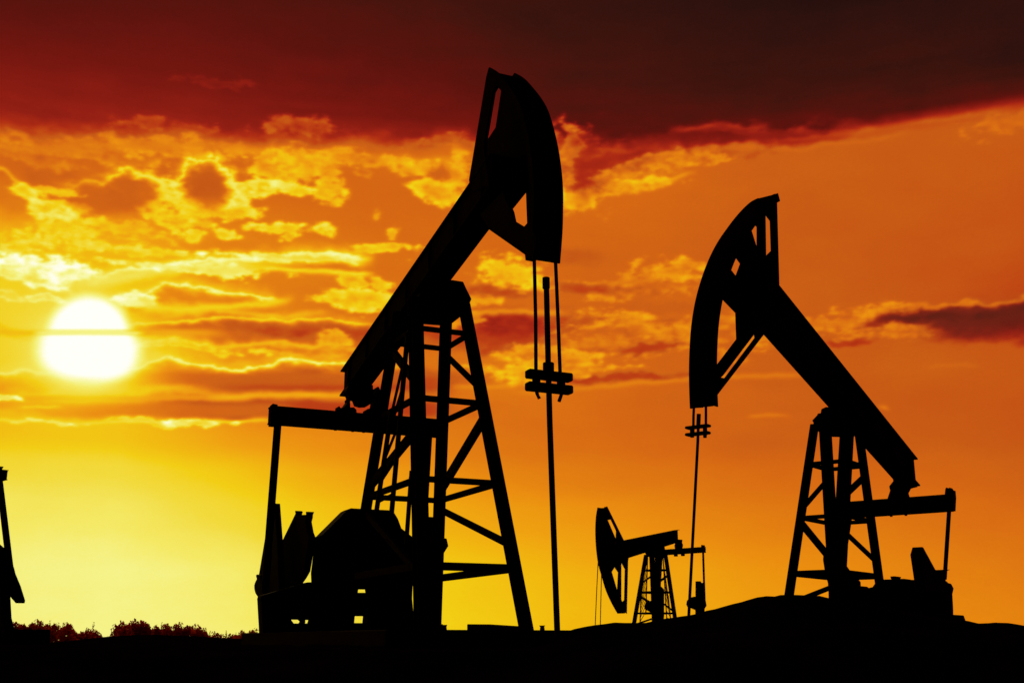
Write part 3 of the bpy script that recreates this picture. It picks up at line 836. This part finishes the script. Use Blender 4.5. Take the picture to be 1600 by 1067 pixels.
def cumulus(cx, cy, rx, ry, t_body, t_rim, w=5.0, a0=-180, a1=20, al=.9):
    cu, cv = to_map(cx, cy); dx = (U + wx * .38 - cu) / rx; dy = (V + wy * .55 - cv) / ry
    r = np.sqrt(dx * dx + dy * dy) + .18 * n3 + .14 * n2 + .10 * n4 - .10 * bil2; an = np.degrees(np.arctan2(dy, dx))
    toward((1 - sstep(.7, 1.02, r)) * al * (1 - .5 * sstep(.2, 1.0, dy)), t_body)
    am = sstep(a0 - 15, a0 + 15, an) * (1 - sstep(a1 - 20, a1 + 20, an))
    d = (r - 1.0) * min(rx, ry)
    toward(np.exp(-(d / w) ** 2) * am * .95, t_rim); toward(np.exp(-(d / (w * 3)) ** 2) * am * .4, t_rim)

def row_(y):                               # a level line of the photo as elevation along the dome
    q = [to_map(x, y) for x in (-400, -100, 0, 60, 139, 220, 400, 600, 800)]
    return np.interp(U, [p[0] for p in q], [p[1] for p in q])
# glow of the sun on the air round it
su, sv = to_map(138, 540)
ds = np.hypot((U - su), (V - sv) * 1.1)
def add_sunglow():
    global T
    toward(np.exp(-(ds / 165) ** 2) * .62, .80)
add_sunglow()

# orange-red mid layers
dark(60, 300, 150, 40, .46, .6); dark(600, 330, 120, 50, .49, .5)
dark(560, 420, 160, 12, .51, .6); dark(420, 385, 130, 9, .53, .6); dark(370, 430, 170, 8, .56, .7)
dark(490, 516, 270, 15, .36, .95); dark(290, 518, 110, 11, .48, .85); dark(30, 520, 70, 5, .68, .6)
dark(500, 594, 210, 20, .40, .9); dark(330, 596, 110, 17, .50, .8); dark(150, 640, 260, 10, .58, .75)
dark(420, 638, 230, 13, .41, .92); dark(560, 540, 90, 16, .44, .6); dark(640, 635, 120, 14, .45, .6); dark(620, 480, 90, 12, .50, .6)
# luminous bands below the deck
fluff(20, 240, 90, 11, .53, .2, .6); fluff(150, 236, 150, 12, .56, .2, .7); fluff(290, 232, 90, 13, .61, .35, .85)
streak([(-40, 226), (60, 232), (200, 226), (330, 228), (420, 238)], 7, .56, .7, .5, 40, .3)
streak([(350, 240), (440, 238), (560, 246), (640, 252), (740, 250)], 7, .62, .85, .5, 30, .2)
fluff(440, 264, 42, 22, .70, .35, .92); fluff(485, 262, 40, 26, .68, .25, .85); fluff(520, 300, 26, 18, .72, .35, .9); fluff(524, 272, 20, 22, .62, .2, .8)
fluff(560, 244, 90, 10, .62, .3, .85); fluff(665, 262, 40, 12, .66, .35, .85); fluff(690, 296, 40, 16, .74, .35, .9, .3); fluff(722, 268, 26, 22, .66, .2, .85); dark(700, 268, 30, 9, .45, .6)
fluff(572, 268, 12, 8, .56, .2, .7)
# the heaped clouds left of centre
fluff(80, 332, 26, 14, .82, .5, .95); fluff(112, 326, 22, 10, .76, .2, .8); fluff(70, 374, 100, 10, .73, .15, .7); fluff(105, 362, 40, 17, .82, .45, .92)
fluff(185, 384, 100, 7, .78, .35, .85); fluff(190, 362, 80, 14, .72, .05, .7); fluff(20, 385, 60, 9, .74, .2, .7)
fluff(255, 310, 34, 30, .82, .6, .96); fluff(288, 322, 34, 14, .82, .4, .92); fluff(362, 318, 34, 18, .85, .55, .96); fluff(385, 325, 24, 8, .80, .4, .9); fluff(280, 342, 50, 10, .72, .1, .7)
fluff(412, 298, 42, 9, .83, .45, .95); fluff(455, 302, 34, 9, .80, .35, .9); fluff(340, 330, 50, 9, .74, .1, .7)
fluff(400, 352, 28, 5, .78, .4, .85); fluff(432, 354, 34, 7, .82, .4, .9); fluff(500, 357, 20, 7, .80, .4, .9); fluff(590, 330, 9, 10, .62, .3, .7); fluff(622, 366, 12, 7, .74, .4, .85); fluff(292, 361, 18, 6, .82, .5, .85); fluff(350, 361, 22, 7, .82, .5, .85); fluff(445, 368, 12, 5, .80, .4, .8)
cumulus(150, 312, 44, 24, .47, .82, 2.4, -170, -20, .75); cumulus(206, 300, 42, 30, .46, .88, 2.4, -150, -5, .85); cumulus(232, 290, 20, 14, .47, .86, 2.2, -150, 30, .6)
dark(196, 314, 50, 22, .47, .8)
cumulus(322, 290, 42, 37, .46, .92, 2.6, -178, 30, .9); cumulus(338, 298, 32, 34, .46, .90, 2.6, -90, 50, .6)
dark(322, 294, 28, 24, .44, .75)
streak([(-20, 258), (8, 264), (22, 284), (60, 300), (112, 298)], 3, .78, .9, .3, 20, .2)
fluff(50, 300, 26, 7, .80, .5, .9); fluff(95, 300, 30, 5, .78, .3, .8); dark(90, 278, 60, 14, .44, .6)
# broad lit bands running right from above the sun
fluff(50, 418, 60, 17, .94, .6, .97); fluff(110, 424, 34, 12, .93, .4, .9); fluff(20, 430, 60, 9, .90, .3, .85)
streak([(90, 444), (160, 436), (240, 424), (330, 414), (450, 404), (560, 402), (600, 404)], 9, .88, .92, .6, 40, .25)
bank([(130, 436), (200, 417), (300, 408), (390, 400), (480, 393), (540, 394), (600, 402)], 22, .80, .96, 3.0, .7, .95, .5, 50, 8)
fluff(450, 402, 130, 7, .88, .2, .8); fluff(290, 418, 120, 8, .90, .2, .8)
streak([(330, 422), (430, 420), (520, 427), (600, 429)], 4, .86, .9, .4, 30, .3); dark(440, 413, 70, 3, .66, .6)
streak([(-40, 397), (10, 392), (40, 388)], 3, .9, .8, .3, 20, .3); fluff(15, 462, 16, 4, .86, .4, .8); fluff(62, 464, 20, 4, .88, .4, .85)
fluff(615, 386, 48, 6, .80, .5, .92); fluff(562, 441, 16, 7, .76, .4, .85); fluff(600, 444, 13, 8, .78, .4, .85)
fluff(572, 468, 50, 12, .78, .5, .92)
bank([(186, 468), (215, 460), (240, 452), (262, 445), (300, 452), (350, 455), (395, 458), (440, 470)], 26, .52, .96, 2.6, .9, .95, .5, 22, 8)
fluff(212, 466, 28, 7, .93, .6, .92)
streak([(200, 474), (280, 484), (360, 482), (430, 472), (470, 466)], 6, .82, .85, .6, 30, .25); streak([(240, 494), (320, 488), (420, 494), (520, 488)], 4, .76, .7, .6, 30, .4)
bank([(180, 503), (280, 501), (350, 499), (430, 497), (500, 500), (600, 505)], 22, .42, .84, 2.0, .6, .9, .4, 40, 4)
streak([(220, 538), (260, 537), (310, 541), (370, 537), (430, 537), (520, 541)], 4, .82, .85, .8, 30, .4); fluff(520, 530, 26, 9, .70, .4, .85); fluff(450, 547, 90, 8, .62, .1, .7)
fluff(300, 544, 90, 5, .78, .1, .7)
# long lit edge level with the lower part of the sun
bank([(-60, 584), (0, 584), (30, 577), (60, 580), (100, 583), (160, 584), (205, 578), (240, 568), (268, 559), (300, 568), (350, 575), (400, 571), (430, 565), (470, 561), (505, 566), (560, 568), (640, 572)], 38, .46, .97, 2.6, .6, .97, .3, 60, 8)
toward(np.exp(-(np.hypot((U - su) / 130, (V - to_map(139, 590)[1]) / 48)) ** 2) * .75, .79)
for yb, hb_, tb_, x0_, x1_ in ((599, 11, .38, 340, 660), (592, 10, .47, 250, 600), (638, 13, .365, 270, 660), (640, 11, .50, 120, 420), (622, 4, .62, 60, 300)):
    cvb = row_(yb); m_ = np.exp(-((V + wy * .18 - cvb) / hb_) ** 4) * sstep(x0_ - 60, x0_ + 60, U) * (1 - sstep(x1_, x1_ + 60, U))
    toward(m_ * .85, tb_ + .015 * n2)
streak([(300, 622), (420, 617), (520, 617), (620, 616)], 4.5, .70, .95, .2, 60, .25); fluff(0, 621, 14, 4, .93, .6, .9); streak([(20, 637), (60, 635), (100, 635)], 2, .8, .8, .3, 15, .2)
streak([(-60, 655), (0, 655), (60, 658), (150, 661), (300, 657), (400, 658), (440, 660)], 2.4, .84, .95, .35, 30, .45)
fluff(300, 658, 34, 4, .94, .7, .9); fluff(372, 658, 8, 4, .92, .6, .9); fluff(80, 659, 40, 3, .86, .4, .8); fluff(240, 660, 60, 3, .84, .3, .7)

# clouds between the two large machines
fluff(800, 430, 52, 26, .74, .15, .95); fluff(750, 470, 40, 14, .68, .1, .8); dark(775, 458, 60, 9, .36, .85); dark(880, 400, 60, 12, .43, .7)
fluff(990, 440, 100, 24, .57, .05, .85, -.15); dark(925, 452, 50, 9, .36, .85); dark(1010, 450, 60, 9, .40, .6, -.1); fluff(1050, 420, 40, 12, .60, .1, .7, -.2); dark(1020, 480, 90, 10, .45, .6)
fluff(950, 500, 80, 16, .58, .12, .9); dark(800, 510, 95, 24, .27, .92); dark(760, 540, 80, 14, .33, .7); dark(925, 503, 36, 8, .38, .75)
fluff(1000, 530, 110, 22, .56, .08, .85); dark(950, 520, 60, 5, .42, .7); dark(1060, 505, 50, 5, .43, .6); dark(880, 545, 60, 5, .42, .6); dark(1020, 545, 70, 7, .32, .85); fluff(850, 562, 90, 16, .62, .12, .85); fluff(1130, 520, 70, 30, .54, .1, .7)
fluff(790, 583, 60, 14, .70, .15, .9); fluff(900, 575, 70, 8, .60, .1, .8); dark(960, 590, 120, 5, .33, .85); streak([(780, 612), (850, 614), (900, 606), (1000, 598), (1120, 588), (1280, 586)], 4, .58, .8, .3, 60, .3)
fluff(720, 500, 30, 14, .62, .1, .7); streak([(640, 480), (720, 492), (820, 486), (900, 492)], 5, .66, .8, .6, 40, .4)
dark(680, 590, 70, 12, .42, .6); streak([(700, 604), (760, 606), (820, 602)], 4, .62, .7, .3, 30, .3)
# right-hand bars of cloud
fluff(1300, 502, 90, 14, .54, .25, .75); fluff(1370, 525, 80, 10, .54, .2, .65); dark(1318, 533, 34, 5, .31, .85)
fluff(1480, 480, 110, 8, .53, .3, .7); fluff(1450, 512, 90, 10, .50, .1, .6)
dark(1440, 493, 66, 8, .09, .9, -.06, .9); dark(1560, 490, 80, 13, .08, .9, 0, .95); dark(1500, 505, 40, 9, .24, .7, .1, .8); dark(1555, 516, 70, 13, .20, .75, .05, .8); dark(1650, 505, 80, 22, .18, .85)
streak([(1380, 485), (1440, 477), (1500, 473), (1560, 469), (1640, 462)], 2.5, .50, .7, .9, 40, .4)
streak([(1160, 650), (1200, 647), (1240, 648)], 3, .58, .6, .3, 20, .2); streak([(1440, 575), (1500, 570), (1540, 572)], 3, .5, .5, .3, 20, .2)
streak([(1370, 634), (1395, 640)], 3, .62, .6, .2, 10, .1)

# the dark deck of cloud overhead
DX = [-400, 0, 120, 300, 350, 420, 560, 700, 780, 860, 900, 960, 1040, 1100, 1200, 1300, 1400, 1500, 1600, 1900]
DY = [210, 214, 216, 216, 228, 228, 224, 222, 232, 256, 252, 244, 240, 238, 230, 214, 198, 184, 170, 118]
du, dv = to_map(DX, DY)
bnd = np.interp(U, du, dv)
tone_x = [-600, 0, 400, 800, 1200, 1600, 2000]
t_edge = np.interp(U, to_map(tone_x, [150] * 7)[0], [.28, .32, .275, .20, .135, .10, .08])
t_top = np.interp(U, to_map(tone_x, [0] * 7)[0], [.08, .115, .12, .075, .035, .028, .028])
raggx = sstep(760, 900, U) * (1 - sstep(1250, 1400, U))
smr = 1 - .75 * sstep(1250, 1450, U)
dd = bnd - (V + (wy * (1.0 + .9 * raggx) + n2 * (5 + 16 * raggx) + n1 * 5) * smr)
deep = np.clip((bnd - V) / 210, 0, 1)
td = t_edge + (t_top - t_edge) * deep ** .68 + .02 * n1 * (1 - deep * .7) + .008 * n2
td = td + .012 * n2 * np.exp(-deep * 3) + .05 * fbm(U / 240 + 5, V / 17 + 2, 5) * np.exp(-deep * 3.2)
td = td + .12 * np.exp(-np.clip(dd, 0, None) / 14) * (1 - .3 * raggx)
am = sstep(-8 - 6 * (1 - raggx), 26, dd)
T = T * (1 - am) + td * am
fluff(455, 202, 62, 15, .43, -.05, .75, -.1); fluff(265, 200, 80, 9, .40, -.1, .6); fluff(690, 222, 70, 10, .46, .0, .6); fluff(330, 128, 60, 5, .27, 0, .4)
# torn underside right of the tall head
fluff(905, 262, 70, 50, .50, .05, .85, .2); dark(925, 268, 34, 26, .27, .8, -.4); fluff(1000, 270, 110, 22, .55, .1, .85, -.22); fluff(950, 300, 80, 10, .66, .15, .9, -.1)
fluff(1075, 250, 60, 10, .54, .05, .7, -.15); dark(1000, 236, 100, 20, .29, .8, -.1); dark(900, 240, 16, 40, .45, .5); streak([(890, 306), (950, 304), (1010, 296), (1060, 280), (1100, 262)], 3.5, .66, .8, .5, 30, .3)
streak([(1040, 205), (1110, 198), (1200, 212), (1290, 206)], 4, .36, .7, .6, 40, .3); streak([(1080, 222), (1180, 224), (1290, 214), (1400, 196), (1600, 168)], 5, .50, .75, .4, 60, .4)
streak([(1080, 210), (1180, 214), (1260, 210)], 4, .22, .7, .5, 30, .3)
fluff(1560, 195, 60, 14, .50, .05, .5)
dark(914, 262, 22, 44, .30, .75, .25); dark(968, 252, 56, 15, .30, .7, -.25); dark(1050, 228, 70, 12, .25, .75, -.1); dark(900, 222, 60, 12, .24, .7)
dark(1120, 212, 90, 9, .20, .6, .05); dark(940, 290, 18, 14, .36, .5)
streak([(1030, 210), (1070, 200), (1120, 194), (1180, 200)], 3.5, .42, .8, .7, 30, .4); streak([(1080, 205), (1150, 199), (1240, 206), (1300, 204)], 2.5, .34, .6, .8, 30, .5)
streak([(1060, 222), (1150, 218), (1250, 222), (1330, 210)], 5, .22, .7, .8, 40, .5); streak([(1040, 232), (1140, 230), (1240, 232), (1330, 220), (1450, 200)], 4, .50, .75, .7, 60, .5)
streak([(900, 250), (950, 236), (1010, 232), (1080, 238)], 4, .44, .55, .9, 30, .6); streak([(880, 215), (892, 240), (905, 262)], 8, .48, .5, .8, 8, .5)
fluff(893, 232, 14, 34, .52, .3, .6); fluff(1000, 258, 60, 10, .52, .2, .7, -.2)
T = np.clip(T, .02, 1.0)

# blur of the tones to soften speckle, more along the drift of the cloud than across it
def smooth(a, sg, ax):
    r = int(3 * sg) + 1; kx = np.exp(-(np.arange(-r, r + 1) / sg) ** 2 / 2); kx /= kx.sum(); o = np.zeros_like(a)
    p = np.pad(a, [(r, r) if i == ax else (0, 0) for i in (0, 1)], mode='edge')
    for i, k_w in enumerate(kx):
        o += k_w * (p[i:i + a.shape[0], :] if ax == 0 else p[:, i:i + a.shape[1]])
    return o
T = .25 * T + .75 * smooth(smooth(T, 1.8, 1), .8, 0)
GREY = np.clip(ell(1450, 492, 80, 12, .9, 1, -.05) + ell(1560, 496, 110, 26, .9, 1), 0, 1) * (1 - sstep(.30, .50, T))

# sun disc with the glow that spills over thin cloud; a bar of cloud crosses it
rb = row_(519.5)
def sup(cx, cy, rx, ry, n, soft):
    cu, cv = to_map(cx, cy); d = (1 + .05 * n1 + .03 * n2) * (np.abs((U - cu) / rx) ** n + np.abs((V - cv) / ry) ** n) ** (1 / n)
    return 1 - sstep(1 - soft, 1 + soft, d)
s1 = sup(139, 525, 56, 59, 2.0, .20) * (1 - sstep(-7, -2, V - rb))
s2 = sup(139, 548, 71, 44, 2.5, .22) * sstep(1, 6, V - rb)
hd = np.hypot((U - su) / 80, (V - to_map(139, 542)[1]) / 72) - .06 * n1
halo = np.exp(-np.clip(hd - .72, 0, None) ** 1.1 * 2.7)
toward(halo * .95, .92)
w_ = 4.5 + 3 * sstep(40, 200, U - su)
toward(np.exp(-((V + wy * .1 - rb) / w_) ** 2) * sstep(50, 85, np.abs(U - su)) * (1 - sstep(150, 230, np.abs(U - su))) * .8, np.where(U > su, .68, .72))
toward(s1, 1.0); toward(s2, 1.0)
bar_ = np.exp(-((V + wy * .08 - rb - .5) / 3.2) ** 2) * (1 - sstep(64, 84, np.abs(U - su)))
toward(bar_ * (.30 + .55 * sstep(5, 70, np.abs(U - su + 8))), .91)
T = T.astype(np.float32)

# fade to plain darkness high overhead and behind
up = sstep(36, 70, ELg)
T = T * (1 - up) + .03 * up

# mesh of the dome
R_ = 9000.0
az = np.radians(AZg); el = np.radians(ELg)
X = R_ * np.cos(el) * np.sin(az); Yy = R_ * np.cos(el) * np.cos(az); Z = R_ * np.sin(el)
stops = [(0, (24, 10, 8)), (.04, (42, 17, 13)), (.09, (66, 20, 12)), (.14, (92, 18, 12)), (.2, (120, 22, 14)), (.27, (148, 30, 18)), (.33, (172, 42, 18)),
         (.4, (190, 66, 18)), (.46, (200, 92, 20)), (.5, (214, 104, 18)), (.55, (224, 122, 16)), (.6, (234, 140, 14)), (.66, (239, 162, 14)), (.72, (241, 184, 12)),
         (.78, (242, 206, 18)), (.83, (242, 218, 60)), (.88, (244, 232, 100)), (.92, (245, 243, 140)), (.96, (252, 250, 190)), (1.0, (255, 255, 250))]
ms = bpy.data.materials.new('sunset_sky'); ms.use_nodes = True
t = ms.node_tree; t.nodes.clear()
at = t.nodes.new('ShaderNodeAttribute'); at.attribute_name = 'cloud_tone'
tc = t.nodes.new('ShaderNodeTexCoord'); nz = t.nodes.new('ShaderNodeTexNoise')
mp = t.nodes.new('ShaderNodeMapping'); mp.inputs['Scale'].default_value = (1, 1, 2.2)
nz.inputs['Scale'].default_value = .035; nz.inputs['Detail'].default_value = 4; nz.inputs['Roughness'].default_value = .6
t.links.new(tc.outputs['Object'], mp.inputs[0]); t.links.new(mp.outputs[0], nz.inputs[0])
ma = t.nodes.new('ShaderNodeMath'); ma.operation = 'MULTIPLY_ADD'; ma.inputs[1].default_value = .02; ma.inputs[2].default_value = -.01
t.links.new(nz.outputs['Fac'], ma.inputs[0])
ad = t.nodes.new('ShaderNodeMath'); ad.operation = 'ADD'; t.links.new(at.outputs['Fac'], ad.inputs[0]); t.links.new(ma.outputs[0], ad.inputs[1])
cr = t.nodes.new('ShaderNodeValToRGB'); r = cr.color_ramp
r.elements[0].position = 0; r.elements[0].color = lin(stops[0][1]) + (1,)
r.elements[1].position = 1; r.elements[1].color = lin(stops[-1][1]) + (1,)
for p_, c_ in stops[1:-1]:
    e_ = r.elements.new(p_); e_.color = lin(c_) + (1,)
t.links.new(ad.outputs[0], cr.inputs[0])
ag = t.nodes.new('ShaderNodeAttribute'); ag.attribute_name = 'cloud_grey'
mg = t.nodes.new('ShaderNodeMixRGB'); mg.inputs[2].default_value = lin((88, 36, 22)) + (1,)
t.links.new(ag.outputs['Fac'], mg.inputs[0]); t.links.new(cr.outputs[0], mg.inputs[1])
em = t.nodes.new('ShaderNodeEmission'); t.links.new(mg.outputs[0], em.inputs[0]); em.inputs[1].default_value = 1.0
tr = t.nodes.new('ShaderNodeBsdfTransparent')
sh = t.nodes.new('ShaderNodeAddShader'); t.links.new(em.outputs[0], sh.inputs[0]); t.links.new(tr.outputs[0], sh.inputs[1])
ou = t.nodes.new('ShaderNodeOutputMaterial'); t.links.new(sh.outputs[0], ou.inputs[0])
ms.cycles.emission_sampling = 'NONE'
sky = grid_mesh('sky', X, Yy, Z, ms)
a_ = sky.data.attributes.new('cloud_tone', 'FLOAT', 'POINT')
a_.data.foreach_set('value', T.reshape(-1).astype(np.float32))
a_ = sky.data.attributes.new('cloud_grey', 'FLOAT', 'POINT')
a_.data.foreach_set('value', (GREY * .62).reshape(-1).astype(np.float32))
tag(sky, kind='structure')
